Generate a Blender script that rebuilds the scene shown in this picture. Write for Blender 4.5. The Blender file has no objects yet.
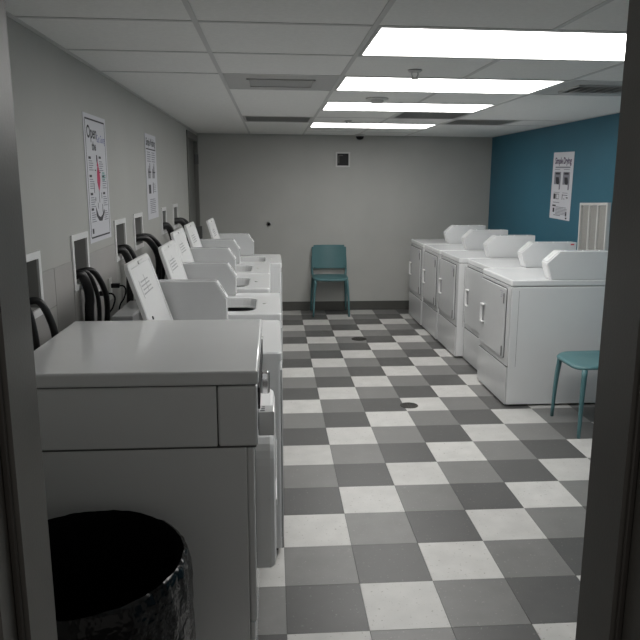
import bpy, bmesh, math, random
from mathutils import Vector, Matrix
random.seed(7)
scene = bpy.context.scene
C = scene.collection

# ------------------------------------------------------------------ camera
F_PX, PITCH, YAW, ROLL, CAM_H = 690.67, .1995, .0679, .0018, 1.625
cy, sy, cp, sp = math.cos(YAW), math.sin(YAW), math.cos(PITCH), math.sin(PITCH)
fwd = Vector((sy*cp, cy*cp, -sp)); right = Vector((cy, -sy, 0)); up = right.cross(fwd)
r2 = math.cos(ROLL)*right + math.sin(ROLL)*up
u2 = -math.sin(ROLL)*right + math.cos(ROLL)*up
cam_d = bpy.data.cameras.new('camera'); cam = bpy.data.objects.new('camera', cam_d); C.objects.link(cam)
cam_d.sensor_width = 36.0; cam_d.sensor_fit = 'HORIZONTAL'; cam_d.lens = F_PX/640*36.0
cam_d.clip_start = .02; cam_d.clip_end = 60
m = Matrix((r2, u2, -fwd)).transposed().to_4x4(); m.translation = (0, 0, CAM_H)
cam.matrix_world = m
scene.camera = cam

# ------------------------------------------------------------------ world, exposure
PANEL_EMIT = 8.0            # brightness of the ceiling light panels
world = bpy.data.worlds.new('hallway_gloom'); scene.world = world
world.use_nodes = True
world.node_tree.nodes['Background'].inputs[0].default_value = (1, .96, .90, 1)
world.node_tree.nodes['Background'].inputs[1].default_value = .17
scene.view_settings.view_transform = 'Standard'
scene.view_settings.look = 'None'
scene.view_settings.gamma = 1
scene.view_settings.use_curve_mapping = False
scene.view_settings.exposure = 0.09

# ------------------------------------------------------------------ materials
def mat(name, col, rough=.5, metal=0, noise=0, nscale=20, bump=0, bscale=200, emit=0, spec=.5, coat=0):
    mt = bpy.data.materials.new(name); mt.use_nodes = True
    nt = mt.node_tree; b = nt.nodes['Principled BSDF']
    b.inputs['Base Color'].default_value = (*col, 1)
    b.inputs['Roughness'].default_value = rough
    b.inputs['Metallic'].default_value = metal
    b.inputs['Specular IOR Level'].default_value = spec
    b.inputs['Coat Weight'].default_value = coat
    geo = nt.nodes.new('ShaderNodeNewGeometry')
    if noise:
        n = nt.nodes.new('ShaderNodeTexNoise'); n.inputs['Scale'].default_value = nscale; n.inputs['Detail'].default_value = 6
        nt.links.new(geo.outputs['Position'], n.inputs['Vector'])
        r = nt.nodes.new('ShaderNodeMapRange')
        r.inputs['From Min'].default_value = .3; r.inputs['From Max'].default_value = .7
        r.inputs['To Min'].default_value = 1-noise; r.inputs['To Max'].default_value = 1+noise
        nt.links.new(n.outputs['Fac'], r.inputs['Value'])
        mx = nt.nodes.new('ShaderNodeMix'); mx.data_type = 'RGBA'; mx.blend_type = 'MULTIPLY'
        mx.inputs['Factor'].default_value = 1
        mx.inputs['A'].default_value = (*col, 1)
        nt.links.new(r.outputs['Result'], mx.inputs['B'])
        nt.links.new(mx.outputs['Result'], b.inputs['Base Color'])
    if bump:
        n2 = nt.nodes.new('ShaderNodeTexNoise'); n2.inputs['Scale'].default_value = bscale; n2.inputs['Detail'].default_value = 3
        nt.links.new(geo.outputs['Position'], n2.inputs['Vector'])
        bp = nt.nodes.new('ShaderNodeBump'); bp.inputs['Strength'].default_value = bump; bp.inputs['Distance'].default_value = .03 if bump > .8 else .01
        nt.links.new(n2.outputs['Fac'], bp.inputs['Height']); nt.links.new(bp.outputs['Normal'], b.inputs['Normal'])
    if emit:
        b.inputs['Emission Color'].default_value = (1, .99, .965, 1)
        b.inputs['Emission Strength'].default_value = emit
    return mt

def tile_mat(name, col, fleck):
    mt = mat(name, col, .34, spec=.4)
    nt = mt.node_tree; b = nt.nodes['Principled BSDF']
    geo = nt.nodes.new('ShaderNodeNewGeometry')
    oi = nt.nodes.new('ShaderNodeObjectInfo')
    n = nt.nodes.new('ShaderNodeTexNoise'); n.inputs['Scale'].default_value = 9; n.inputs['Detail'].default_value = 8
    v = nt.nodes.new('ShaderNodeTexNoise'); v.inputs['Scale'].default_value = 70; v.inputs['Detail'].default_value = 2
    for t in (n, v): nt.links.new(geo.outputs['Position'], t.inputs['Vector'])
    r = nt.nodes.new('ShaderNodeMapRange'); r.inputs['From Min'].default_value = .3; r.inputs['From Max'].default_value = .7
    r.inputs['To Min'].default_value = .92; r.inputs['To Max'].default_value = 1.07
    nt.links.new(n.outputs['Fac'], r.inputs['Value'])
    ro = nt.nodes.new('ShaderNodeMapRange'); ro.inputs['To Min'].default_value = .93; ro.inputs['To Max'].default_value = 1.06
    nt.links.new(oi.outputs['Random'], ro.inputs['Value'])
    mu = nt.nodes.new('ShaderNodeMath'); mu.operation = 'MULTIPLY'
    nt.links.new(r.outputs['Result'], mu.inputs[0]); nt.links.new(ro.outputs['Result'], mu.inputs[1])
    mx = nt.nodes.new('ShaderNodeMix'); mx.data_type = 'RGBA'; mx.blend_type = 'MULTIPLY'; mx.inputs['Factor'].default_value = 1
    mx.inputs['A'].default_value = (*col, 1); nt.links.new(mu.outputs[0], mx.inputs['B'])
    f = nt.nodes.new('ShaderNodeMapRange'); f.inputs['From Min'].default_value = .66; f.inputs['From Max'].default_value = .70
    nt.links.new(v.outputs['Fac'], f.inputs['Value'])
    m2 = nt.nodes.new('ShaderNodeMix'); m2.data_type = 'RGBA'
    nt.links.new(f.outputs['Result'], m2.inputs['Factor']); nt.links.new(mx.outputs['Result'], m2.inputs['A'])
    m2.inputs['B'].default_value = (*fleck, 1)
    nt.links.new(m2.outputs['Result'], b.inputs['Base Color'])
    rr = nt.nodes.new('ShaderNodeMapRange'); rr.inputs['To Min'].default_value = .26; rr.inputs['To Max'].default_value = .46
    nt.links.new(n.outputs['Fac'], rr.inputs['Value']); nt.links.new(rr.outputs['Result'], b.inputs['Roughness'])
    return mt

M = dict(
    wall=mat('grey_wall_paint', (.455, .455, .435), .6, noise=.03, nscale=3, bump=.08, bscale=350),
    panelpaint=mat('grey_backer_paint', (.405, .395, .385), .55, noise=.03, nscale=3, bump=.06),
    blue=mat('teal_blue_wall_paint', (.028, .135, .198), .55, noise=.04, nscale=3, bump=.08, bscale=350),
    ceil=mat('ceiling_tile', (.87, .87, .85), .85, noise=.03, nscale=60, bump=.15, bscale=300),
    bar=mat('ceiling_grid_white', (.62, .62, .61), .5),
    base=mat('rubber_baseboard', (.075, .075, .068), .5, noise=.05),
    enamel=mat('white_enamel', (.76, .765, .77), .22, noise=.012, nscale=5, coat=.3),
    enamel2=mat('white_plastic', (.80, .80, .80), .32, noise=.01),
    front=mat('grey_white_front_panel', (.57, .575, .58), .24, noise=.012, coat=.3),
    grey=mat('pale_grey_dryer_enamel', (.74, .745, .75), .20, noise=.015, nscale=4, coat=.4),
    gap=mat('dark_seam', (.012, .012, .012), .7),
    dark=mat('black_plastic', (.008, .008, .009), .45, spec=.25),
    rubber=mat('black_rubber_hose', (.010, .010, .011), .42, bump=.1, bscale=60),
    liner=mat('black_bin_liner', (.004, .004, .0045), .20, bump=.85, bscale=11, spec=.35),
    inside=mat('shaded_liner_inside', (.0025, .0025, .003), .75, spec=.06),  # blacker, duller copy of the liner, with the bin's deep shade painted in
    steel=mat('brushed_steel', (.45, .45, .45), .3, metal=1),
    chrome=mat('chrome', (.75, .75, .76), .12, metal=1),
    tub=mat('dark_tub_steel', (.018, .018, .02), .4, metal=.3, spec=.3),
    teal=mat('teal_polypropylene', (.082, .185, .200), .42, noise=.03, nscale=8),
    frame=mat('dark_door_frame_paint', (.115, .109, .10), .38, noise=.06, nscale=9, bump=.04),
    stop=mat('brown_door_frame_paint', (.075, .068, .062), .4, noise=.08, nscale=12),
    doorg=mat('grey_door_paint', (.15, .15, .14), .5, noise=.04),
    paper=mat('poster_paper', (.66, .66, .70), .5),
    ink=mat('black_ink', (.02, .02, .03), .6),
    inkg=mat('grey_ink', (.25, .25, .29), .6),
    inkl=mat('faint_grey_ink', (.42, .42, .43), .5),
    inkb=mat('blue_ink', (.10, .13, .38), .6),
    inkr=mat('crimson_ink', (.52, .02, .10), .6),
    inkt=mat('teal_ink', (.22, .42, .40), .6),
    inkv=mat('violet_ink', (.07, .03, .10), .6),
    plate=mat('ivory_plastic', (.62, .62, .60), .4),
    boxshade=mat('shaded_box_inside', (.34, .34, .33), .5),  # grey carries the shadow inside the white supply boxes
    grille=mat('grey_grille_mesh', (.34, .335, .315), .6, noise=.1, nscale=120),
    vent=mat('grey_vent_metal', (.50, .50, .49), .5),
    ventdark=mat('dark_duct', (.025, .025, .025), .8),
    red=mat('red_sticker', (.55, .05, .06), .5),
    hinge=mat('dark_grey_hinge', (.10, .10, .10), .5),
    recess=mat('grey_handle_recess', (.26, .26, .265), .5),
    drain=mat('drain_iron', (.05, .047, .042), .5, metal=.5, noise=.2),
    tw=tile_mat('vinyl_tile_white', (.56, .55, .532), (.38, .37, .34)),
    tm=tile_mat('vinyl_tile_mid_grey', (.202, .199, .194), (.27, .265, .25)),
    td=tile_mat('vinyl_tile_dark_grey', (.098, .097, .095), (.16, .158, .15)),
    emit=mat('light_panel_diffuser', (.9, .9, .9), .5, emit=PANEL_EMIT),
)

# ------------------------------------------------------------------ helpers
def link(name, bm, material, parent=None, loc=(0, 0, 0), smooth=False):
    bmesh.ops.recalc_face_normals(bm, faces=bm.faces[:])
    me = bpy.data.meshes.new(name); bm.to_mesh(me); bm.free()
    if smooth:
        for p in me.polygons: p.use_smooth = True
    me.materials.append(M[material] if isinstance(material, str) else material)
    o = bpy.data.objects.new(name, me); C.objects.link(o); o.location = loc
    if parent: o.parent = parent
    return o

def share(name, src, parent, loc=(0, 0, 0), rot=(0, 0, 0)):
    o = bpy.data.objects.new(name, src.data); C.objects.link(o); o.parent = parent; o.location = loc; o.rotation_euler = rot
    return o

def thing(name, label, cat, loc=(0, 0, 0), rz=0, group=None):
    o = bpy.data.objects.new(name, None); C.objects.link(o); o.empty_display_size = .1
    o.location = loc; o.rotation_euler = (0, 0, rz)
    return tag(o, label, cat, group)

def tag(o, label, cat, group=None):
    o['label'] = label; o['category'] = cat
    if group: o['group'] = group
    return o

def struct(o, label=None):
    o['kind'] = 'structure'
    if label: o['label'] = label
    return o

def box(x0, x1, y0, y1, z0, z1, bev=0, seg=2, bm=None):
    new = bm is None
    t = bmesh.new()
    vs = [t.verts.new(p) for p in ((x0,y0,z0),(x1,y0,z0),(x1,y1,z0),(x0,y1,z0),(x0,y0,z1),(x1,y0,z1),(x1,y1,z1),(x0,y1,z1))]
    for f in ((3,2,1,0),(4,5,6,7),(0,1,5,4),(1,2,6,5),(2,3,7,6),(3,0,4,7)): t.faces.new([vs[i] for i in f])
    if bev: bmesh.ops.bevel(t, geom=t.edges[:], offset=bev, segments=seg, affect='EDGES', profile=.5)
    if new: return t
    me = bpy.data.meshes.new('tmp'); t.to_mesh(me); t.free(); bm.from_mesh(me); bpy.data.meshes.remove(me)
    return bm

def prism(pts, axis, a0, a1, bev=0, seg=2):
    """extrude 2-D outline along an axis: 'x' pts=(y,z), 'y' pts=(x,z), 'z' pts=(x,y)"""
    def P(p, a): return {'x': (a, p[0], p[1]), 'y': (p[0], a, p[1]), 'z': (p[0], p[1], a)}[axis]
    bm = bmesh.new()
    A = [bm.verts.new(P(p, a0)) for p in pts]; B = [bm.verts.new(P(p, a1)) for p in pts]
    n = len(pts)
    bm.faces.new(A[::-1]); bm.faces.new(B)
    for i in range(n): bm.faces.new((A[i], A[(i+1) % n], B[(i+1) % n], B[i]))
    if bev:
        es = [e for e in bm.edges]
        bmesh.ops.bevel(bm, geom=es, offset=bev, segments=seg, affect='EDGES', profile=.5)
    return bm

def rrect(x0, x1, y0, y1, r, seg=5):
    pts = []
    for cx, cy_, a in ((x1-r, y1-r, 0), (x0+r, y1-r, 90), (x0+r, y0+r, 180), (x1-r, y0+r, 270)):
        for i in range(seg+1):
            t = math.radians(a+90*i/seg); pts.append((cx+r*math.cos(t), cy_+r*math.sin(t)))
    return pts

def lathe(prof, n=32, center=(0, 0)):
    bm = bmesh.new(); rings = []
    for r, z in prof:
        rings.append([bm.verts.new((center[0]+r*math.cos(2*math.pi*i/n), center[1]+r*math.sin(2*math.pi*i/n), z)) for i in range(n)])
    for a, b in zip(rings, rings[1:]):
        for i in range(n): bm.faces.new((a[i], a[(i+1) % n], b[(i+1) % n], b[i]))
    bm.faces.new(rings[0][::-1]); bm.faces.new(rings[-1])
    return bm

def loops(ls, cap0=False, cap1=False):
    bm = bmesh.new(); R = [[bm.verts.new(p) for p in l] for l in ls]; n = len(R[0])
    for a, b in zip(R, R[1:]):
        for i in range(n): bm.faces.new((a[i], a[(i+1) % n], b[(i+1) % n], b[i]))
    if cap0: bm.faces.new(R[0][::-1])
    if cap1: bm.faces.new(R[-1])
    return bm

def catmull(P, sub=6):
    P = [Vector(p) for p in P]; Q = [P[0]*2-P[1]] + P + [P[-1]*2-P[-2]]; out = []
    for i in range(1, len(Q)-2):
        for k in range(sub):
            t = k/sub; a, b, c, d = Q[i-1], Q[i], Q[i+1], Q[i+2]
            out.append(.5*((2*b)+(c-a)*t+(2*a-5*b+4*c-d)*t*t+(3*b-a-3*c+d)*t**3))
    out.append(P[-1]); return out

def tube(P, r, n=10, sub=6, radii=None, smooth_path=True):
    pts = catmull(P, sub) if smooth_path else [Vector(p) for p in P]
    L = []; nrm = None
    for i, p in enumerate(pts):
        t = (pts[min(i+1, len(pts)-1)]-pts[max(i-1, 0)]).normalized()
        if nrm is None:
            nrm = t.cross(Vector((0, 0, 1)));
            if nrm.length < .01: nrm = t.cross(Vector((0, 1, 0)))
        nrm = (nrm - t*nrm.dot(t)).normalized(); bn = t.cross(nrm)
        rr = r if radii is None else radii[0]+(radii[1]-radii[0])*i/(len(pts)-1)
        L.append([p+nrm*rr*math.cos(2*math.pi*k/n)+bn*rr*math.sin(2*math.pi*k/n) for k in range(n)])
    return loops(L, True, True)

def text_bm(body, size, align='LEFT', sx=1.0, bold=0):
    cu = bpy.data.curves.new('t', 'FONT'); cu.body = body; cu.size = size; cu.align_x = align; cu.offset = bold
    cu.resolution_u = 3
    o = bpy.data.objects.new('t', cu); C.objects.link(o)
    dg = bpy.context.evaluated_depsgraph_get(); dg.update()
    me = bpy.data.meshes.new_from_object(o.evaluated_get(dg))
    bpy.data.objects.remove(o); bpy.data.curves.remove(cu)
    bm = bmesh.new(); bm.from_mesh(me); bpy.data.meshes.remove(me)
    for v in bm.verts: v.co.x *= sx
    return bm

# ------------------------------------------------------------------ the room
XL, XR, Y0, Y1 = -.90, 2.72, 1.05, 8.65
ZT = 2.30                                                   # walls run up past the suspended ceiling
CX, CZ, CTILT = -.90, 2.176, .0075                          # suspended ceiling hangs a touch lower on the right
cz = lambda x: CZ - CTILT*(x-CX)

# --- floor: slab with laid vinyl tiles
T, TX, TY = .3048, .0343, 2.2482
floor = struct(link('floor', box(-1.4, 3.2, -1.2, 8.8, -.12, -.0035), 'td'), 'three tone checked vinyl tile floor')
tiles = []
for c in range(-4, 10):
    for r in range(-4, 22):
        x0, x1 = TX+c*T, TX+(c+1)*T; y0, y1 = TY+r*T, TY+(r+1)*T
        full = x0 >= XL and x1 <= XR and y0 >= Y0 and y1 <= Y1
        x0, x1, y0, y1 = max(x0, XL), min(x1, XR), max(y0, Y0), min(y1, Y1)
        if x1-x0 < .004 or y1-y0 < .004: continue
        tiles.append((c, r, x0, x1, y0, y1, full))
# the 300 that show most become tiles of their own; the rest lie under the machines
def hidden(t):
    x, y = (t[2]+t[3])/2, (t[4]+t[5])/2
    return (2 if x < -.35 else 0) + (2 if x > 2.2 and y > 4.8 else 0) + (1 if y < 1.9 else 0) + (.5 if x < -.05 else 0) + (.5 if x > 1.8 and y > 4.8 else 0)
tiles.sort(key=hidden)
cols = ('td', 'tm', 'tw'); g = .0005; tile_src = {}
rest = bmesh.new()
for k, (c, r, x0, x1, y0, y1, full) in enumerate(tiles):
    mk = cols[(r-c) % 3]
    if k < 300:
        if full:
            if mk not in tile_src:
                o = link('floor_tile', box(g, T-g, g, T-g, -.0035, 0, .0006, 1), mk, floor, (x0, y0, 0)); tile_src[mk] = o
            else: share('floor_tile', tile_src[mk], floor, (x0, y0, 0))
        else:
            link('floor_tile', box(g, x1-x0-g, g, y1-y0-g, -.0035, 0, .0006, 1), mk, floor, (x0, y0, 0))
    else: box(x0+g, x1-g, y0+g, y1-g, -.0035, 0, bm=rest)
ro = link('hidden_floor_tiles', rest, 'tm', floor); ro['kind'] = 'stuff'

# --- left wall, with real recesses for the supply boxes and the far door
BOXES = [(2.44, 2.715, 1.115, 1.36), (3.145, 3.42, 1.13, 1.383), (4.005, 4.30, 1.165, 1.40), (4.56, 4.86, 1.175, 1.41), (5.70, 5.95, 1.19, 1.405), (6.36, 6.66, 1.19, 1.41)]
DOORY = (7.62, 8.60); DOORZ = 2.125
FR = .028                                                   # the boxes' face flange
holes = [(a+FR, b-FR, c_+FR, d-FR) for a, b, c_, d in BOXES] + [(DOORY[0], DOORY[1], 0, DOORZ)]
ys = sorted({Y0, Y1} | {v for h in holes for v in h[:2]}); zs = sorted({0, ZT} | {v for h in holes for v in h[2:]})
bm = bmesh.new(); vc = {}
def gv(x, y, z):
    k = (x, y, z)
    if k not in vc: vc[k] = bm.verts.new(k)
    return vc[k]
for ya, yb in zip(ys, ys[1:]):
    for za, zb in zip(zs, zs[1:]):
        ym, zm = (ya+yb)/2, (za+zb)/2
        if any(h[0] < ym < h[1] and h[2] < zm < h[3] for h in holes): continue
        for x in (XL, XL-.13): bm.faces.new([gv(x, ya, za), gv(x, yb, za), gv(x, yb, zb), gv(x, ya, zb)])
bes = [e for e in bm.edges if len(e.link_faces) == 1 and e.verts[0].co.x == XL]
for e in bes:
    a, b = e.verts[0].co, e.verts[1].co
    bm.faces.new([gv(*a), gv(*b), gv(XL-.13, b.y, b.z), gv(XL-.13, a.y, a.z)])
wl = struct(link('wall_left', bm, 'wall'), 'grey painted wall behind the washers')
# painted backer board pieces below the supply boxes
for ya, yb, za, zb in ((1.9, 2.88, .1, 1.115), (2.725, 2.88, 1.117, 1.272), (2.884, 3.138, .1, 1.27), (3.142, 3.424, .1, 1.126), (3.428, 4.0, .1, 1.272)):
    link('backer_panel', box(XL, XL+.004, ya, yb, za, zb), 'panelpaint', wl)
# --- back, right and front walls
struct(link('wall_back', box(XL-.13, XR+.13, Y1, Y1+.12, -.1, ZT), 'wall'), 'grey painted wall behind the teal chair')
wr = struct(link('wall_right', box(XR, XR+.12, Y0-.16, Y1, -.1, ZT), 'blue'), 'deep teal blue accent wall')
JL, JR, JT = -.366, .524, 2.12                              # the near doorway
bm = box(XL-.13, JL-.03, Y0-.155, Y0-.005, -.1, ZT)
box(JR+.03, XR, Y0-.155, Y0-.005, -.1, ZT, bm=bm); box(JL-.03, JR+.03, Y0-.155, Y0-.005, JT+.03, ZT, bm=bm)
struct(link('wall_front', bm, 'wall'), 'near wall around the open doorway')
# the dark steel door frame we look through
df = struct(link('door_1', box(JL-.03, JR+.03, Y0-.165, Y0+.004, JT, JT+.05, .002, 1), 'frame'), 'dark painted steel door frame')
for s, xj in ((-1, JL), (1, JR)):
    # deep reveal (room side), rabbet (hall side), flat casing on both faces
    prof = [(0, Y0), (0, Y0-.110), (.016, Y0-.112), (.016, Y0-.165), (.055, Y0-.165), (.055, Y0-.158), (.03, Y0-.158), (.03, Y0-.003), (.055, Y0-.003), (.055, Y0+.004), (.004, Y0+.004)]
    pts = [(xj+s*a, b) for a, b in prof]
    link('frame_jamb', prism(pts if s > 0 else pts[::-1], 'z', 0, JT, 0), 'frame', df)
    link('weather_strip', box(min(xj+s*.0155, xj+s*.006), max(xj+s*.0155, xj+s*.006), Y0-.120, Y0-.1125, .01, JT-.01, .002, 1), 'stop', df)
sp_ = link('strike_plate', box(JR+.0125, JR+.0158, Y0-.155, Y0-.125, 1.84, 1.93, .001, 1), 'steel', df)
# --- baseboards
for nm, b_ in (('baseboard_back', box(XL, XR, Y1-.008, Y1, 0, .115, .002, 1)), ('baseboard_left', box(XL, XL+.008, Y0, DOORY[0]-.05, 0, .1, .002, 1)),
               ('baseboard_right', box(XR-.008, XR, Y0, Y1-.01, 0, .115, .002, 1))):
    struct(link(nm, b_, 'base'), 'dark rubber cove base')
# --- far door in the left wall
d2 = struct(link('door_2', box(XL-.075, XL-.03, DOORY[0]+.052, DOORY[1]-.052, .008, DOORZ-.052, .002, 1), 'doorg'), 'dark grey door in the far corner')
for b_ in (box(XL-.11, XL+.012, DOORY[0]-.03, DOORY[0]+.05, 0, DOORZ+.02, .003, 1), box(XL-.11, XL+.012, DOORY[1]-.05, DOORY[1]+.03, 0, DOORZ+.02, .003, 1),
           box(XL-.11, XL+.012, DOORY[0]+.05, DOORY[1]-.05, DOORZ-.05, DOORZ+.02, .003, 1)):
    link('door_casing', b_, 'doorg', d2)
for zc in (1.87, .28): link('hinge', box(XL-.029, XL+.022, 8.54, 8.57, zc-.06, zc+.06, .006, 2), 'hinge', d2)
link('lock_box', box(XL-.029, XL+.045, 8.47, 8.545, .93, 1.08, .006, 2), 'hinge', d2)

# ------------------------------------------------------------------ suspended ceiling
ceil = struct(link('ceiling', box(-.15, 3.8, Y0-.16, Y1+.1, .05, .10), 'ceil', None, (CX, 0, CZ)), 'suspended ceiling of square lay-in tiles')
ceil.rotation_euler = (0, CTILT, 0)
GX = [-.90, -.265, .375, 1.03, 1.625, 2.24, 2.72]
GY = [1.05, 1.395, 2.005, 2.615, 3.225, 3.835, 4.445, 5.055, 5.66, 6.265, 6.85, 7.45, 8.05, 8.65]
LIGHT_ROWS = (3, 5, 7, 10)
VENT_CELLS = {(5, 1): 'supply', (5, 4): 'supply', (8, 3): 'return', (9, 1): 'return', (9, 4): 'return'}
gy = lambda *drop: [y for k, y in enumerate(GY) if k not in drop]
BAYS = [(-.90, -.265, gy(6, 7, 8, 9, 10, 11, 12)), (-.265, .375, gy(7, 8, 11, 12)), (.375, 1.03, GY), (1.03, 1.625, GY), (1.625, 2.72, gy(7, 8, 11, 12))]
bw = .010
def lay(x0, x1, y0, y1): link('ceiling_tile', box(0, x1-x0-.006, 0, y1-y0-.006, .003, .018, .002, 1), 'ceil', ceil, (x0+.003-CX, y0+.003, 0))
for i, (x0, x1, rows) in enumerate(BAYS):
    for y0, y1 in zip(rows, rows[1:]):
        j = GY.index(y0)
        if j in LIGHT_ROWS and i in (2, 3): continue
        if (j, i) in VENT_CELLS:
            if i == 4:
                lay(GX[5], XR, y0, y1)
                link('grid_bar', box(-bw, bw, y0+bw+.0002, y1-bw-.0002, 0, .0028), 'bar', ceil, (GX[5]-CX, 0, 0))
            continue
        lay(x0, x1, y0, y1)
        if i == 2: link('grid_bar', box(-bw, bw, y0+bw+.0002, y1-bw-.0002, 0, .0028), 'bar', ceil, (GX[3]-CX, 0, 0))
    for y in rows[1:-1]:
        link('grid_bar', box(x0-CX+(bw+.0002 if i not in (0, 3) else 0), x1-CX-(bw+.0002 if i not in (2, 4) else 0), -bw, bw, .0002, .0028), 'bar', ceil, (0, y, 0))
for x in (-.265, .375, 1.625): link('grid_bar', box(-bw, bw, Y0, Y1, 0, .0028), 'bar', ceil, (x-CX, 0, 0))
for x in (XL, XR): link('wall_angle', box(-.0 if x == XL else -.02, .02 if x == XL else 0, Y0, Y1, -.0006, .0026), 'bar', ceil, (x-CX, 0, 0))
link('wall_angle', box(0, XR-XL, -.02, 0, -.0006, .0024), 'bar', ceil, (0, Y1, 0))

def ceil_thing(name, label, cat, x, y, group=None):
    o = thing(name, label, cat, (x, y, cz(x)), 0, group); o.rotation_euler = (0, CTILT, 0); return o

# --- four light panels
names = ['nearest and largest white LED light panel in the ceiling grid', 'second white LED light panel from the doorway, beside the right air diffuser',
         'third white LED light panel from the doorway', 'farthest white LED light panel, nearest the back wall']
for j, lb in zip(LIGHT_ROWS, names):
    xa, xb, ya, yb = GX[2]+.013, GX[4]-.013, GY[j]+.012, GY[j+1]-.012
    t = ceil_thing('ceiling_light', lb, 'light panel', (xa+xb)/2, (ya+yb)/2, 'ceiling light panels')
    hx, hy = (xb-xa)/2, (yb-ya)/2; w = .014
    bm = box(-hx, hx, -hy, -hy+w, 0, .03); box(-hx, hx, hy-w, hy, 0, .03, bm=bm); box(-hx, -hx+w, -hy+w, hy-w, 0, .03, bm=bm); box(hx-w, hx, -hy+w, hy-w, 0, .03, bm=bm)
    link('frame', bm, 'bar', t)
    link('diffuser', box(-hx+w, hx-w, -hy+w, hy-w, .004, .008), 'emit', t)
    link('housing', box(-hx, hx, -hy, hy, .0305, .049), 'bar', t)

# --- vents
def supply(x0, x1, y0, y1, lb):
    alongx = x0 > 1
    xc, yc = (x0+x1)/2, (y0+y1)/2; t = ceil_thing('air_diffuser', lb, 'vent', xc, yc, 'ceiling supply diffusers')
    hx, hy = (x1-x0)/2-.004, (y1-y0)/2-.004; a, b = .19, .15
    bm = box(-hx, -a, -hy, hy, .002, .012); box(a, hx, -hy, hy, .002, .012, bm=bm); box(-a, a, -hy, -b, .002, .012, bm=bm); box(-a, a, b, hy, .002, .012, bm=bm)
    link('face_plate', bm, 'vent', t)
    link('duct_throat', box(-a, a, -b, b, .035, .045), 'ventdark', t)
    for k in range(6):
        yy = -b+.03+k*.048
        p = [(yy, .0), (yy+.004, -.001), (yy+.034, .026), (yy+.030, .028)] if alongx else [(yy+.034, -.004), (yy+.03, -.005), (yy, .02), (yy+.004, .022)]
        link('louvre', prism(p, 'x', -a+.012, a-.012) if not alongx else prism([(q0*1.15, q1-.006) for q0, q1 in p], 'y', -b+.012, b-.012), 'vent', t)
    bm = box(-a, -a+.012, -b, b, -.006, .03); box(a-.012, a, -b, b, -.006, .03, bm=bm); box(-a, a, -b, -b+.012, -.006, .03, bm=bm); box(-a, a, b-.012, b, -.006, .03, bm=bm)
    link('core_frame', bm, 'vent', t)
def grille(x0, x1, y0, y1, lb):
    xc, yc = (x0+x1)/2, (y0+y1)/2; t = ceil_thing('return_grille', lb, 'vent', xc, yc, 'ceiling return grilles')
    hx, hy = (x1-x0)/2-.013, (y1-y0)/2-.013; w = .022
    bm = box(-hx, hx, -hy, -hy+w, 0, .012); box(-hx, hx, hy-w, hy, 0, .012, bm=bm); box(-hx, -hx+w, -hy+w, hy-w, 0, .012, bm=bm); box(hx-w, hx, -hy+w, hy-w, 0, .012, bm=bm)
    link('frame', bm, 'vent', t)
    link('duct_throat', box(-hx+w, hx-w, -hy+w, hy-w, .034, .044), 'vent', t)
    n = 14; s0 = None
    for k in range(n):
        yy = -hy+w+.01+k*(2*hy-2*w-.02)/n
        if s0 is None:
            s0 = link('slat', prism([(0, .0), (.003, 0), (.027, .028), (.024, .028)], 'x', -hx+w, hx-w), 'vent', t, (0, yy, 0))
        else: share('slat', s0, t, (0, yy, 0))
vl = {(5, 1): 'grey louvred air diffuser in the ceiling left of the light panels', (5, 4): 'grey louvred air diffuser in the ceiling beside the right door jamb',
      (8, 3): 'grey return grille between the third and farthest light panels', (9, 1): 'dark slatted return grille in the ceiling left of the farthest light panel',
      (9, 4): 'dark slatted return grille in the ceiling near the blue wall'}
for (j, i), k in VENT_CELLS.items():
    (supply if k == 'supply' else grille)(GX[i], GX[i+1], GY[j], GY[j+1], vl[(j, i)])

# --- sprinklers, smoke detector, camera dome
def sprinkler(x, y, lb):
    t = ceil_thing('sprinkler_head', lb, 'sprinkler', x, y, 'ceiling sprinkler heads')
    link('escutcheon', lathe([(.034, .001), (.036, -.003), (.03, -.008), (.014, -.009)], 20), 'steel', t)
    for s in (-1, 1): link('yoke_arm', tube([(s*.012, 0, -.006), (s*.016, 0, -.02), (s*.006, 0, -.04)], .003, 6, 3), 'steel', t)
    link('deflector', lathe([(.004, -.036), (.020, -.041), (.020, -.043), (.004, -.044)], 14), 'steel', t)
sprinkler(.716, 3.583, 'small metal sprinkler head between the first two light panels')
sprinkler(.704, 6.56, 'small metal sprinkler head just before the farthest light panel')
t = ceil_thing('smoke_detector', 'round pale smoke detector between second and third light panels', 'smoke detector', .708, 4.80)
link('base_ring', lathe([(.075, .0025), (.077, -.006), (.06, -.010)], 28), 'plate', t)
link('sensor_dome', lathe([(.045, -.0095), (.044, -.022), (.034, -.032), (.01, -.034)], 24), 'vent', t, smooth=False)
t = ceil_thing('dome_camera', 'small black dome camera on the ceiling at the back wall', 'camera', 1.054, 8.50)
link('base_ring', lathe([(.06, .0025), (.062, -.01), (.05, -.018)], 24), 'plate', t)
link('dome', lathe([(.048, -.0175), (.046, -.035), (.032, -.053), (.008, -.06)], 24), 'dark', t, smooth=True)

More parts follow.
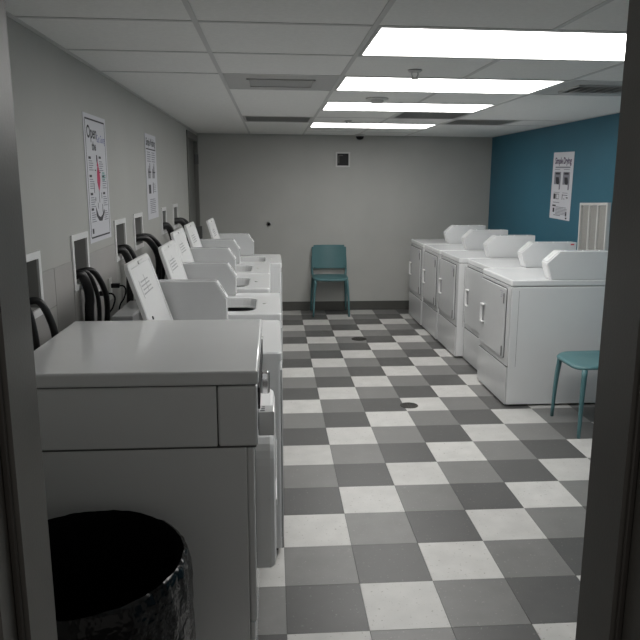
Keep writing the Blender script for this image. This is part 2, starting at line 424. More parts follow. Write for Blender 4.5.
# ------------------------------------------------------------------ top-load washers on the left
WW = .675; WTOP = .923; HX0, HX1, HY0, HY1 = -.50, -.135, .085, .50
def make_washer(label):
    t = thing('top_load_washer', label, 'washer', (0, 0, 0), 0, 'white top-load washers')
    # cabinet: open-topped sheet metal shell
    o0 = rrect(-.67, 0, 0, WW, .014, 5)
    L = [[(x, y, z) for x, y in o0] for z in (.03, .884)]
    link('cabinet', loops(L, True), 'enamel', t)
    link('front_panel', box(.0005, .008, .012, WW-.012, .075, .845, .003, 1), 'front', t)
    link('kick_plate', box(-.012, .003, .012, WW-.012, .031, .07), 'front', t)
    # deck with rounded loading opening and white basin lip
    n = 5
    def rr(x0, x1, y0, y1, r, z): return [(x, y, z) for x, y in rrect(x0, x1, y0, y1, r, n)]
    cxm, cym = (HX0+HX1)/2, (HY0+HY1)/2
    hole = rr(HX0, HX1, HY0, HY1, .075, WTOP)
    circ = []
    for (x, y, z) in hole:
        a = math.atan2(y-cym, x-cxm); circ.append((cxm+(x-cxm)*.93, cym+(y-cym)*.95, WTOP-.055))
    L = [rr(-.672, .005, -.003, WW+.003, .016, .8845), rr(-.672, .007, -.004, WW+.004, .018, WTOP-.006), rr(-.668, .002, .001, WW-.001, .016, WTOP),
         rr(HX0-.012, HX1+.012, HY0-.012, HY1+.012, .085, WTOP), rr(HX0-.004, HX1+.004, HY0-.004, HY1+.004, .078, WTOP-.002), hole[:],
         rr(HX0+.006, HX1-.006, HY0+.006, HY1-.006, .072, WTOP-.042), circ]
    L[5] = [(x, y, WTOP-.012) for x, y, z in hole]
    link('deck', loops(L), 'enamel', t)
    nn = 24
    Lt = [[(cxm+r*math.cos(2*math.pi*i/nn), cym+r*math.sin(2*math.pi*i/nn), z) for i in range(nn)] for r, z in ((.222, WTOP-.060), (.218, WTOP-.085), (.215, .50))]
    tb = link('tub', loops(Lt, False, True), 'tub', t)
    link('agitator', lathe([(.10, .502), (.05, .55), (.038, .62), (.036, .80), (.026, .825)], 16, (cxm, cym)), 'dark', t)
    # a low rear cover with the hinge slot in front of it
    link('rear_cover', box(-.866, -.755, .004, .47, .62, .918, .008, 2), 'enamel', t)
    link('rear_bracket', box(-.755, -.6725, .004, .47, .80, .825), 'gap', t)
    # lid, hinged at the rear of the opening, standing open
    lid = link('lid', loops([[(z, y, x) for y, z in []] or [] for x in ()] or [[(-.018, y, z) for y, z in rrect(0, .485, 0, .375, .035)], [(-.020, y, z) for y, z in rrect(-.003, .488, -.003, .378, .037)],
        [(-.004, y, z) for y, z in rrect(-.003, .488, -.003, .378, .037)], [(0, y, z) for y, z in rrect(.002, .483, .002, .373, .034)], [(0, y, z) for y, z in rrect(.022, .463, .022, .353, .024)],
        [(-.004, y, z) for y, z in rrect(.028, .457, .028, .347, .02)]], True, True), 'enamel2', t, (-.508, .075, WTOP+.004))
    lid.rotation_euler = (0, math.radians(-18), 0)
    # printed instruction label on the lid's underside
    bm = bmesh.new()
    for k in range(4): box(-.0038, -.0034, .12+.01*(k % 2), .33-.012*k, .222+k*.018, .228+k*.018, bm=bm)
    for y, z in ((.10, .21), (.225, .222)): box(-.0038, -.0034, y, y+.005, z, z+.08, bm=bm)
    link('instruction_label', bm, 'inkl', lid)['kind'] = 'stuff'
    link('strike_button', lathe([(.008, 0), (.008, .004), (.004, .005)], 10), 'dark', lid, (-.004, .10, .12)).rotation_euler = (0, math.pi/2, 0)
    link('handle_lip', box(-.004, .008, .19, .30, .352, .366, .003, 1), 'enamel2', lid)
    for y in (.10, .47): link('lid_hinge', tube([(-.523, y-.02, WTOP+.005), (-.523, y+.02, WTOP+.005)], .006, 8, 1, smooth_path=False), 'steel', t)
    # coin meter case along the right side
    mc = link('meter_case', prism([(-.257, WTOP+.001), (-.257, 1.045), (-.31, 1.138), (-.64, 1.138), (-.64, WTOP+.001)], 'y', .585, .672, .004, 2), 'front', t)
    d = Vector((-.053, 0, .093)).normalized(); nn_ = Vector((d.z, 0, -d.x))
    a = Vector((-.259, 0, 1.052)); b = Vector((-.307, 0, 1.132))
    link('coin_face', prism([(a.x, a.z), (a.x+nn_.x*.005, a.z+nn_.z*.005), (b.x+nn_.x*.005, b.z+nn_.z*.005), (b.x, b.z)], 'y', .595, .662), 'enamel2', mc)
    cpt = a.lerp(b, .5)+nn_*.0052
    link('coin_slot', prism([(cpt.x-d.x*.02, cpt.z-d.z*.02), (cpt.x-d.x*.02+nn_.x*.001, cpt.z-d.z*.02+nn_.z*.001), (cpt.x+d.x*.02+nn_.x*.001, cpt.z+d.z*.02+nn_.z*.001), (cpt.x+d.x*.02, cpt.z+d.z*.02)], 'y', .624, .632), 'dark', mc)
    link('case_seam', box(-.62, -.26, .5838, .5846, WTOP+.012, WTOP+.0145), 'vent', mc)
    link('deck_lock', lathe([(.011, 0), (.011, .003), (.006, .004)], 12), 'vent', t, (-.085, .30, WTOP))
    feet = []
    for x, y in ((-.04, .05), (-.04, WW-.05), (-.63, .05), (-.63, WW-.05)):
        feet.append(link('foot', lathe([(.022, 0), (.022, .012), (.012, .014), (.012, .0299)], 12), 'dark', t, (x, y, 0)))
    return t

def dup(root, loc, label, dz, dx=0):
    r = root.copy(); C.objects.link(r); r.location = loc; r['label'] = label
    for ch in list(root.children):
        c_ = ch.copy(); C.objects.link(c_); c_.parent = r
        if ch.name.startswith('foot'): c_.scale = (1, 1, (.0299+dz)/.0299)
        elif dz: c_.location.z += dz
        if dz and ch.name.startswith('lid') and not ch.name.startswith('lid_'): c_.rotation_euler.y = math.radians(-16.5); c_.scale.z = .93; c_.location.x += dx
        if ch.name.startswith('meter_case') and dz: c_.scale.z = .90; c_.location.z += WTOP*.1; c_.location.x += dx
        for gch in ch.children:
            g_ = gch.copy(); C.objects.link(g_); g_.parent = c_
    return r
wl_lab = ['white top-load washer with open lid directly behind the grey front dryer', 'second white open-lid washer, between the two nearest coin cases',
          'third white open-lid washer from the grey dryer, set back from the aisle', 'fourth white open-lid washer from the grey dryer, set back from the aisle',
          'farthest white open-lid washer, nearest the back wall']
proto = make_washer(wl_lab[0])
proto.location = (.032-.007, 2.80, 0)
for lb, x, y, top in zip(wl_lab[1:], (.040, -.022, -.024, .070), (3.53, 4.25, 4.945, 5.63), (.947, .968, .970, .963)):
    dup(proto, (x-.007, y, 0), lb, top-WTOP, .022 if y > 4 else 0)

# ------------------------------------------------------------------ the near front-load dryer, grey in the shade
t = thing('front_load_dryer', 'large pale grey front-load dryer in front, beside the black bin', 'dryer', (-.052, 1.99, 0))
W = .785; D = .748
link('cabinet', box(-D+.004, -.035, .004, W-.004, .02, .828, .004, 2), 'grey', t)
link('front_panel', box(-.0345, -.012, .003, W-.003, .235, .828, .006, 2), 'grey', t)
link('kick_panel', box(-.034, -.018, .004, W-.004, .025, .230, .005, 2), 'grey', t)
link('side_band', box(-D+.002, -.1225, .002, W-.002, .8325, 1.024, .003, 1), 'grey', t)
link('control_console', box(-.1195, .0, 0, W, .8325, 1.024, .008, 2), 'grey', t)
link('top', box(-D, .004, -.003, W+.003, 1.0265, 1.07, .008, 3), 'grey', t)
link('seam_strip', box(-D+.006, -.006, .003, W-.005, .8285, .832), 'hinge', t)
link('seam_strip', box(-D+.006, -.006, .003, W-.005, 1.0242, 1.0262), 'hinge', t)
link('console_trim', box(.0005, .006, .06, W-.06, .93, 1.0, .002, 1), 'dark', t)
link('chrome_strip', box(.0005, .034, .40, .425, .87, .955, .008, 2), 'chrome', t)
cb = link('coin_box', box(.0005, .050, .06, .125, .842, .921, .004, 2), 'grey', t)
bm = bmesh.new()
for k in range(3): box(.006+.003*k, .020, .068+k*.018, .075+k*.018, .9212, .9216, bm=bm)
link('coin_box_print', bm, 'ink', cb)['kind'] = 'stuff'
pts = rrect(.085, .70, .335, .822, .09, 6); cyd, czd = .39, .58
def sh(k, x): return [(x, cyd+(y-cyd)*k, czd+(z-czd)*k) for y, z in pts]
dr = link('door', loops([sh(1, -.0115), sh(1.0, .034), sh(.97, .046), sh(.88, .052), sh(.8, .052), sh(.74, .044)], True, True), 'enamel2', t)
link('door_glass', loops([sh(.73, .0445), sh(.6, .05), sh(.3, .054)], True, True), 'tub', dr)
link('door_pull', box(.0455, .056, .12, .66, .575, .60, .004, 2), 'enamel2', dr)
for x, y in ((-.06, .05), (-.06, W-.05), (-D+.05, .05), (-D+.05, W-.05)): link('foot', lathe([(.022, 0), (.022, .0195)], 12), 'dark', t, (x, y, 0))

# ------------------------------------------------------------------ stack of coin dryers along the blue wall
DW = .69; DTOP = .935
def make_dryer(label):
    t = thing('coin_dryer', label, 'dryer', (0, 0, 0), 0, 'white coin dryers along the blue wall')
    link('cabinet', box(.0, .70, .002, DW-.002, .014, .886, .006, 2), 'enamel', t)
    link('top', box(-.006, .704, 0, DW, .8885, DTOP, .010, 3), 'enamel', t)
    link('seam_strip', box(.004, .696, .006, DW-.006, .8862, .8883), 'gap', t)
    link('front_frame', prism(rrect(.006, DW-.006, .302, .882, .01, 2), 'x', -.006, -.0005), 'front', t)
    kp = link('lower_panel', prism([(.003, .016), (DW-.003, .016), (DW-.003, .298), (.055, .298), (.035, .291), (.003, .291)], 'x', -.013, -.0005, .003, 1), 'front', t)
    link('panel_shadow_gap', box(-.0104, -.0008, .006, DW-.006, .2985, .3015), 'gap', t)
    dr = link('door', prism(rrect(.085, DW-.025, .352, .862, .012, 3), 'x', -.022, -.009, .002, 1), 'front', t)
    link('door_gap', prism(rrect(.081, DW-.021, .348, .867, .012, 2), 'x', -.0088, -.0062), 'gap', t)
    # recessed pull with a white rim
    hb = bmesh.new()
    box(-.040, -.0225, DW-.093, DW-.081, .52, .67, .002, 1, bm=hb)
    box(-.040, -.0225, DW-.147, DW-.093, .658, .67, .002, 1, bm=hb); box(-.040, -.0225, DW-.147, DW-.093, .52, .532, .002, 1, bm=hb)
    link('door_handle', hb, 'enamel2', dr)
    link('handle_recess', box(-.0228, -.0222, DW-.145, DW-.093, .53, .66), 'recess', dr)
    for z in (.40, .79): link('hinge', box(-.028, -.0225, .09, .105, z-.038, z+.038, .002, 1), 'hinge', dr)
    bm = bmesh.new()
    for k, (a, b) in enumerate(((.14, .18), (.12, .17), (.13, .165), (.12, .20))): box(-.0226, -.0222, a, b, .79+k*.014, .797+k*.014, bm=bm)
    link('door_label', bm, 'inkg', dr)['kind'] = 'stuff'
    mc = link('meter_case', prism([(.280, DTOP+.0005), (.243, 1.055), (.333, 1.137), (.69, 1.137), (.69, DTOP+.0005)], 'y', .003, .115, .004, 2), 'enamel', t)
    a = Vector((.247, 0, 1.062)); b = Vector((.328, 0, 1.1335)); d = (b-a).normalized(); nn_ = Vector((-d.z, 0, d.x))
    link('coin_face', prism([(a.x, a.z), (a.x+nn_.x*.004, a.z+nn_.z*.004), (b.x+nn_.x*.004, b.z+nn_.z*.004), (b.x, b.z)], 'y', .013, .105), 'enamel', mc)
    q = a.lerp(b, .5)+nn_*.0042
    link('coin_slot', prism([(q.x-d.x*.025, q.z-d.z*.025), (q.x-d.x*.025+nn_.x*.001, q.z-d.z*.025+nn_.z*.001), (q.x+d.x*.025+nn_.x*.001, q.z+d.z*.025+nn_.z*.001), (q.x+d.x*.025, q.z+d.z*.025)], 'y', .056, .062), 'vent', mc)
    link('front_plate', prism([(.2745, .95), (.2705, .949), (.241, 1.045), (.2455, 1.045)], 'y', .013, .105), 'enamel', mc)
    for x in (.37, .50, .62): link('screw', lathe([(.005, 0), (.005, .003), (.002, .004)], 8), 'enamel2', mc, (x, .02, 1.1371))
    link('side_seam', box(.052, .0535, .0012, .0019, .30, .86), 'gap', t)
    for x, y in ((.05, .06), (.05, DW-.06), (.65, .06), (.65, DW-.06)): link('foot', lathe([(.02, 0), (.02, .0135)], 12), 'dark', t, (x, y, 0))
    return t
dl = ['nearest white coin dryer beside the teal chair, full side showing', 'second white coin dryer from the near chair, set back from the aisle',
      'third white coin dryer from the near chair, jutting past the one before it', 'fourth white coin dryer, next to the last at the back wall', 'farthest white coin dryer, closest to the back wall']
pd = make_dryer(dl[0]); pd.location = (1.688, 4.735, 0)
for lb, x, y in zip(dl[1:], (1.76, 1.69, 1.68, 1.67), (5.44, 6.155, 6.865, 7.58)):
    dup(pd, (x, y, 0), lb, 0)
# small stickers seen on two of the coin cases
o = tag(link('service_sticker', box(0, .03, 0, .001, 0, .011), 'red', None, (2.40, 5.4419, 1.115)), 'small red sticker on the second coin case', 'sticker')

# ------------------------------------------------------------------ wall grille on the blue wall
t = thing('wall_grille', 'white framed wall grille with three grey panels behind the dryers', 'vent', (XR-.001, 5.70, .93))
t.rotation_euler = (math.radians(-2.0), 0, 0)
hw = .255; H = .515
bm = box(-.03, 0, -hw, hw, 0, .022); box(-.03, 0, -hw, hw, H-.022, H, bm=bm); box(-.03, 0, -hw, -hw+.022, .022, H-.022, bm=bm); box(-.03, 0, hw-.022, hw, .022, H-.022, bm=bm)
link('frame', bm, 'plate', t)
for k in range(3):
    ya = -hw+.022+k*(2*hw-.044)/3
    link('mesh_panel', box(-.016, -.006, ya+.012, ya+(2*hw-.044)/3-.012, .024, H-.024), 'grille', t)
    if k: link('mullion', box(-.027, -.003, ya-.010, ya+.010, .022, H-.022, .002, 1), 'plate', t)

# ------------------------------------------------------------------ supply boxes in the left wall, with hoses
blab = ['white recessed water supply box half hidden by the left door jamb', 'white recessed water supply box left of the nearer wall poster', 'white recessed water supply box just right of the nearer wall poster',
        'white recessed water supply box just left of the farther wall poster', 'white recessed water supply box just beyond the farther wall poster', 'farthest white recessed water supply box, nearest the dark door']
for lb, (a, b, c_, d_) in zip(blab, BOXES):
    t = thing('supply_box', lb, 'outlet box', (XL, a, c_), 0, 'recessed supply boxes on the left wall')
    w, h = b-a, d_-c_; e = FR; dp = .09
    bm = box(.0005, .009, 0, e, 0, h); box(.0005, .009, w-e, w, 0, h, bm=bm); box(.0005, .009, e, w-e, 0, e, bm=bm); box(.0005, .009, e, w-e, h-e, h, bm=bm)
    link('face_flange', bm, 'enamel2', t)
    s = .001
    bm = bmesh.new(); P = lambda x, y, z: bm.verts.new((x, y, z))
    ya, yb, za, zb = e+s, w-e-s, e+s, h-e-s
    f = [P(0, ya, za), P(0, yb, za), P(0, yb, zb), P(0, ya, zb)]; k = [P(-dp, ya, za), P(-dp, yb, za), P(-dp, yb, zb), P(-dp, ya, zb)]
    bm.faces.new(k)
    for i in range(4): bm.faces.new((f[i], f[(i+1) % 4], k[(i+1) % 4], k[i]))
    link('recess', bm, 'boxshade', t)
    for fy in (.32, .66):
        v = link('valve', tube([(-.05, w*fy, e+.002), (-.05, w*fy, e+.055)], .010, 8, 1, smooth_path=False), 'steel', t)
        link('valve_handle', box(-.062, -.038, w*fy-.02, w*fy+.02, e+.056, e+.068, .003, 1), 'dark', v)

def hose(pts, r, lb, grp='black washer hoses'):
    o = link('water_hose', tube(pts, r, 10, 7), 'rubber', None, (0, 0, 0), True); return tag(o, lb, 'hose', grp)
def arc(y, z, out, end, r, lb, ydrift=.05, up=.02, fall=.16):
    x = XL
    hose([(x-.055, y, z), (x-.005, y, z+up), (x+out*.5, y+ydrift*.35, z+up*.7), (x+out*.92, y+ydrift*.75, z-fall*.45), (x+out, y+ydrift, z-fall), (x+out*.85, y+ydrift, z-fall*1.9), (x+.03, y+ydrift, end)], r, lb)
arc(2.57, 1.165, .075, .55, .014, 'black hose arching from the supply box beside the door jamb', .04)
arc(2.50, 1.155, .04, .55, .012, 'black hose hanging straight below the box beside the door jamb', .0)
arc(3.215, 1.178, .042, .55, .022, 'thick black drain hose hanging from the second supply box', .035, fall=.10)
arc(3.32, 1.182, .082, .55, .014, 'black supply hose arching widest from the second supply box', .09)
arc(3.275, 1.178, .058, .55, .011, 'thin black supply hose between two thicker ones at the second box', .075)
arc(4.08, 1.205, .055, .55, .022, 'thick black drain hose below the third supply box', .06, fall=.10)
arc(4.17, 1.215, .085, .55, .014, 'black supply hose arching from the third supply box', .04)
arc(4.65, 1.225, .115, .55, .022, 'thick black drain hose below the fourth supply box', .15)
arc(4.73, 1.235, .14, .55, .015, 'black supply hose arching from the fourth supply box', .14)
arc(5.79, 1.235, .07, .55, .028, 'thick black drain hose below the fifth supply box', .10)
arc(6.46, 1.235, .11, .55, .024, 'thick black drain hose arching from the farthest supply box', .16)
arc(6.54, 1.245, .14, .55, .016, 'black supply hose arching from the farthest supply box', .16)

# wall sockets and plugs behind the near washer
for y, z, lb in ((3.815, 1.04, 'white wall socket with black plug right of the hoses'), (3.545, 1.04, 'white wall socket behind the hanging black hoses')):
    t = thing('wall_socket', lb, 'socket', (XL+.0045, y, z), 0, 'wall sockets behind the washers')
    link('cover_plate', box(0, .006, -.036, .036, -.06, .06, .002, 1), 'plate', t)
    link('receptacle', box(.0062, .009, -.017, .017, -.038, .038, .002, 1), 'enamel2', t)
    p = thing('power_plug', 'black power plug and cord in the ' + ('socket right of the hoses' if y > 3.7 else 'socket behind the hoses'), 'plug', (XL+.0138, y, z+.018), 0, 'washer power plugs')
    link('plug_body', box(0, .045, -.014, .014, -.012, .012, .004, 2), 'dark', p)
    link('cord', tube([(.044, 0, 0), (.066, .0, -.004), (.074, .012, -.03), (.06, .018, -.075), (.03, .02, -.14), (.018, .03, -.35)], .0045, 8, 6), 'dark', p)

# ------------------------------------------------------------------ posters
def poster(name, lb, loc, rot, w, h, border=True):
    t = thing(name, lb, 'poster', loc); t.rotation_euler = rot
    link('sheet', box(-w/2, w/2, -h/2, h/2, 0, .0015), 'paper', t)
    return t
def put(t, name, bm, mk, x, y, z=.0018):
    return link(name, bm, mk, t, (x, y, z))
def bars(t, rows, mk='inkg', name='print_lines'):
    bm = bmesh.new()
    for x0, x1, y0, y1 in rows: box(x0, x1, y0, y1, .0016, .0019, bm=bm)
    o = link(name, bm, mk, t); o['kind'] = 'stuff'; return o
def para(x0, x1, ytop, n, lh=.011, th=.0045):
    return [(x0, x1-(.0 if (k*7) % 3 else .02), ytop-k*lh-th, ytop-k*lh) for k in range(n)]
RL = (math.pi/2, 0, math.pi/2); RR = (math.pi/2, 0, -math.pi/2)
# nearer poster on the left wall: winding picture path with a crimson figure
t = poster('wall_poster', 'white poster with black border and crimson figure, nearer of two on the left wall', (XL+.0015, 3.705, 1.63), RL, .452, .628)
bars(t, [(-.195, .195, .285, .293), (-.195, .195, -.293, -.285), (-.2, -.194, -.285, .285), (.194, .2, -.285, .285)], 'ink', 'border')
put(t, 'title', text_bm('Open', .085, 'LEFT', 1.0, .002), 'ink', -.175, .20)
put(t, 'title', text_bm('the', .06, 'LEFT', 1.0, .002), 'ink', -.085, .142)
put(t, 'script_title', text_bm('Get Going', .055, 'LEFT', .75), 'inkb', .015, .185)
rows = []
for x0, yt in ((-.165, .09), (.04, .09), (-.165, 0), (.09, -.0), (-.165, -.09), (.09, -.09), (-.165, -.165), (.09, -.165)): rows += para(x0, x0+.085, yt, 5)
bars(t, rows)
bars(t, [(x0, x0+.045, yt, yt+.012) for x0, yt in ((-.165, .097), (.04, .103), (-.165, .008), (.09, .008), (-.165, -.08), (.09, -.08), (-.165, -.156))], 'ink', 'subheading')
bars(t, para(.09, .165, .035, 4, .012, .008), 'inkt', 'green_print')
def poly(pts): 
    return prism(pts, 'z', 0, .0004)
put(t, 'figure', poly([(.0, .05), (.03, .0), (.036, -.045), (.016, -.085), (.0, -.10), (-.03, -.05), (-.024, -.005)]), 'inkr', .01, .035, .0016)
put(t, 'figure', poly([(.0, .03), (.006, .008), (.02, 0), (.006, -.008), (0, -.03), (-.006, -.008), (-.02, 0), (-.006, .008)]), 'inkr', .005, .07, .0021)
for pts in ([(0, .0), (.012, .02), (.006, .05), (-.012, .05), (-.012, .02)], ): put(t, 'figure_print', poly(pts), 'ink', .0, .07, .0016)
put(t, 'figure_print', poly([(-.09, .05), (-.08, .0), (-.03, -.028), (.03, -.03), (.09, .012), (.085, .03), (.04, .0), (0, -.01), (-.04, .0), (-.075, .035)]), 'ink', .01, -.185, .0016)
bars(t, [(.005, .013, -.12, -.04), (-.055, -.03, .04, .046), (.03, .06, .03, .037), (-.09, -.082, -.07, -.02), (.055, .063, -.1, -.07), (-.03, -.022, -.15, -.12), (.06, .068, -.17, -.13), (-.075, -.066, -.11, -.09), (-.17, -.14, -.27, -.245)], 'ink', 'figure_lines')
# farther poster
t = poster('wall_poster', 'white instruction poster with black heading, farther of two on the left wall', (XL+.0015, 5.343, 1.647), RL, .465, .612)
put(t, 'title', text_bm('Simple Washing', .075, 'CENTER', .80, .002), 'ink', 0, .225)
bars(t, [(-.2, .2, .195, .203)], 'ink', 'rule')
bars(t, [(-.15, -.03, .03, .04), (.03, .15, .03, .04), (-.15, -.06, -.12, -.055), (.03, .05, -.12, -.04)] + [(x+k*.035, x+.018+k*.035, -.01, .06+.02*k) for x in (-.15, .03) for k in range(3)], 'ink', 'step_pictures')
bars(t, para(-.17, -.02, .18, 5, .016, .006) + para(.02, .17, .18, 5, .016, .006) + para(.06, .16, -.05, 5, .014, .005) + para(-.12, .12, -.16, 8, .014, .006))
# drying poster on the blue wall
t = poster('wall_poster', 'white drying instruction poster hanging on the blue wall', (XR-.0015, 6.46, 1.577), RR, .465, .622)
t.rotation_euler = (math.pi/2, math.radians(1.0), -math.pi/2)
put(t, 'title', text_bm('Simple Drying', .082, 'CENTER', .80, .0025), 'inkv', 0, .205)
bars(t, [(-.17, .17, .165, .178)], 'inkg', 'subtitle')
for x in (-.105, .095):
    put(t, 'machine_picture', poly(rrect(-.075, .075, -.09, .075, .01, 2)), 'inkg', x, .055, .0016)
    put(t, 'machine_picture', poly(rrect(-.05, .05, .05, .068, .004, 2)), 'ink', x, .055, .0021)
    put(t, 'machine_picture', poly([(-.04, .03), (.03, .03), (.05, -.02), (.02, -.05), (-.03, -.02)]), 'ink', x, .05, .0021)
    put(t, 'machine_picture', poly(rrect(-.06, .06, -.085, -.035, .01, 2)), 'paper', x-.015, .048, .0024)
bars(t, [(-.18, -.06, .148, .154), (.03, .16, .148, .154), (-.17, -.03, -.065, -.060), (.03, .15, -.065, -.060)])
bars(t, [(-.17, -.12, -.125, -.075), (-.11, -.10, -.125, -.075), (-.1, -.05, -.08, -.075), (-.1, -.05, -.125, -.12), (-.05, -.045, -.125, -.075), (.03, .04, -.125, -.075), (.04, .15, -.085, -.08), (.06, .09, -.12, -.115), (.12, .16, -.11, -.1)], 'ink', 'load_pictures')
bars(t, para(-.10, .16, -.195, 6, .013, .006) + [(-.17, -.02, -.16, -.153), (-.14, .02, -.28, -.272)])
bars(t, [(-.18, -.10, -.195, -.18), (-.165, -.125, -.25, -.21), (.13, .16, -.275, -.235), (.135, .17, -.30, -.285)], 'ink', 'corner_pictures')

# ------------------------------------------------------------------ back wall fittings
t = thing('wall_box', 'small black square recess with white frame high on the back wall', 'wall vent', (.865, Y1-.001, 1.875))
bm = box(-.088, .088, -.018, 0, .072, .09); box(-.088, .088, -.018, 0, -.09, -.072, bm=bm); box(-.088, -.07, -.018, 0, -.072, .072, bm=bm); box(.07, .088, -.018, 0, -.072, .072, bm=bm)
link('frame', bm, 'plate', t)
link('black_panel', box(-.07, .07, -.006, 0, -.072, .072), 'dark', t)
bm = box(-.055, -.045, -.009, -.0062, -.045, .055); box(-.045, .0, -.009, -.0062, .045, .055, bm=bm)
link('bracket', bm, 'base', t)
t = thing('wall_bumper', 'small dark round wall bumper left of the far teal chair', 'door stop', (-.047, Y1-.001, 1.095))
o = link('rim', lathe([(.03, 0), (.03, .012), (.02, .018)], 20), 'steel', t); o.rotation_euler = (math.pi/2, 0, 0)
o = link('rubber_tip', lathe([(.019, .0185), (.019, .03), (.010, .034)], 16), 'dark', t); o.rotation_euler = (math.pi/2, 0, 0)

# ------------------------------------------------------------------ teal plastic chairs
def make_chair(lb, loc, rz):
    """local: faces -y, front legs at y=-.2"""
    t = thing('teal_chair', lb, 'chair', loc, rz, 'teal plastic chairs')
    # seat: dished slab, softly rounded, slightly narrower at the front
    pts = rrect(-.22, .22, -.235, .20, .105, 7)
    def lp(k, z, dip=0):
        out = []
        for x, y in pts:
            w = 1-.06*max(0, -y/.235)
            out.append((x*k*w, y*k, z-dip))
        return out
    fr = lambda L, a: [(x, y, z+.018-.012*max(0, min(1, (-y-.12)/.1))*a) for x, y, z in L]
    link('seat', loops([fr(lp(.93, .432), 1), fr(lp(.99, .436), 1), fr(lp(1, .446), 1), fr(lp(.985, .453), 1), fr(lp(.9, .455), .6), lp(.6, .467), lp(.25, .463)], True, True), 'teal', t, smooth=True)
    # backrest: curved plate with rounded corners
    nx, nz = 12, 6; bm = bmesh.new()
    def bp(u, v, off):
        x = -.215+.43*u; z = .545+.29*v; w = 1.0
        y = .185+.045*v - .045*(1-(2*u-1)**2)*-1 - .03 + off
        return (x*w, y, z)
    F = [[bm.verts.new(bp(i/nx, j/nz, 0)) for j in range(nz+1)] for i in range(nx+1)]
    B = [[bm.verts.new(bp(i/nx, j/nz, .013)) for j in range(nz+1)] for i in range(nx+1)]
    for i in range(nx):
        for j in range(nz):
            bm.faces.new((F[i][j], F[i+1][j], F[i+1][j+1], F[i][j+1])); bm.faces.new((B[i][j], B[i][j+1], B[i+1][j+1], B[i+1][j]))
    for i in range(nx):
        bm.faces.new((F[i][0], B[i][0], B[i+1][0], F[i+1][0])); bm.faces.new((F[i][nz], F[i+1][nz], B[i+1][nz], B[i][nz]))
    for j in range(nz):
        bm.faces.new((F[0][j], F[0][j+1], B[0][j+1], B[0][j])); bm.faces.new((F[nx][j], B[nx][j], B[nx][j+1], F[nx][j+1]))
    cs = [e for e in bm.edges if abs(e.verts[0].co.y-e.verts[1].co.y) > .012 and abs(abs(e.verts[0].co.x)-.215) < 1e-4 and (abs(e.verts[0].co.z-.545) < 1e-4 or abs(e.verts[0].co.z-.835) < 1e-4) and abs(e.verts[0].co.z-e.verts[1].co.z) < 1e-4]
    bmesh.ops.bevel(bm, geom=cs, offset=.022, segments=4, affect='EDGES')
    link('backrest', bm, 'teal', t)
    for s in (-1, 1):
        link('front_leg', tube([(s*.190, -.180, .447), (s*.207, -.193, .25), (s*.2175, -.2, 0)], .015, 10, 4, (.0185, .0115)), 'teal', t, smooth=True)
        link('rear_leg', tube([(s*.200, .150, .456), (s*.214, .19, .25), (s*.222, .235, 0)], .015, 10, 4, (.0185, .0125)), 'teal', t, smooth=True)
        link('back_upright', tube([(s*.203, .155, .452), (s*.212, .18, .52), (s*.212, .187, .62), (s*.211, .198, .70)], .013, 10, 4, (.017, .009)), 'teal', t, smooth=True)
    link('seat_rail', box(-.17, .17, .13, .155, .425, .449, .006, 2), 'teal', t)
    return t
make_chair('teal plastic chair against the grey back wall', (.695, 8.40, 0), 0)
make_chair('teal plastic chair beside the nearest dryer, cut off by the right door jamb', (2.147, 4.303, 0), -math.pi/2)

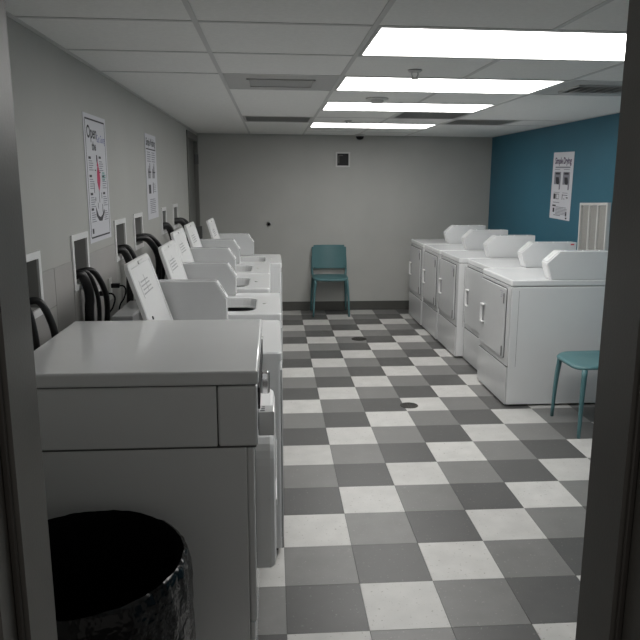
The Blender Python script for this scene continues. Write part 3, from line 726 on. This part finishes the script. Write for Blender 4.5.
# ------------------------------------------------------------------ floor drains
for x, y, r, lb in ((.985, 4.806, .066, 'dark round floor drain nearer the doorway'), (.885, 6.994, .08, 'dark round floor drain nearer the back wall')):
    t = thing('floor_drain', lb, 'drain', (x, y, .0), 0, 'round floor drains')
    link('rim', loops([[(r_*math.cos(2*math.pi*i/28), r_*math.sin(2*math.pi*i/28), z) for i in range(28)] for r_, z in ((r, .0002), (r, .003), (r*.85, .004), (r*.84, .001))]), 'drain', t)
    link('strainer', lathe([(r*.835, .0004), (r*.835, .0022), (r*.4, .003)], 24), 'drain', t)
    bm = bmesh.new()
    for k in range(3):
        rr = r*(.2+.2*k)
        for i in range(4+4*k):
            a = 2*math.pi*i/(4+4*k); box(rr*math.cos(a)-.005, rr*math.cos(a)+.005, rr*math.sin(a)-.004, rr*math.sin(a)+.004, .0031, .0034, bm=bm)
    link('strainer_holes', bm, 'gap', t)['kind'] = 'stuff'

# ------------------------------------------------------------------ lined waste bin
BX, BY, BR, BZ = -.505, 1.655, .275, .665
t = thing('waste_bin', 'round waste bin with black plastic liner beside the front dryer', 'bin', (BX, BY, 0))
link('bin_body', loops([[(r_*math.cos(2*math.pi*i/40), r_*math.sin(2*math.pi*i/40), z) for i in range(40)] for r_, z in ((.215, 0), (.222, .01), (.262, BZ-.04), (.262, BZ-.022), (.258, BZ-.022), (.256, BZ-.04), (.232, .1))], True), 'dark', t)
n = 120; rnd = random.Random(3)
ph = [rnd.uniform(0, 6.28) for _ in range(12)]
def wob(a, k): return sum(math.sin(a*f+ph[i])*w for i, (f, w) in enumerate(((3, .35), (5, .3), (11, .25), (17, .22), (29, .2), (41, .15))))*k
prof = [(-.215, .12, .1), (-.225, .30, .3), (-.24, .5, .5), (-.252, BZ-.05, .5), (-.258, BZ-.012, .25), (-.264, BZ+.002, .3), (.0, BZ+.006, .35), (.0, 0, 0)]
L = []
for r, z, k in ((.16, .14, .3), (.20, .16, .4), (.225, .36, .8), (.236, .55, .9), (.246, BZ-.03, .7), (.252, BZ-.004, .35), (.262, BZ+.008, .35), (.272, BZ+.002, .5), (.278, BZ-.03, .9), (.281, BZ-.09, 1.3), (.283, BZ-.17, 1.6), (.280, BZ-.25, 1.9), (.276, BZ-.31, 2.2)):
    ring = []
    for i in range(n):
        a = 2*math.pi*i/n; rr = r + wob(a+z*1.3, .0075*k)
        zz = z + wob(a*1+2.1, .007*k)
        ring.append((rr*math.cos(a), rr*math.sin(a), zz))
    L.append(ring)
link('liner_inside', loops(L[:7], True), 'inside', t, smooth=True)
link('liner', loops(L[6:]), 'liner', t, smooth=True)
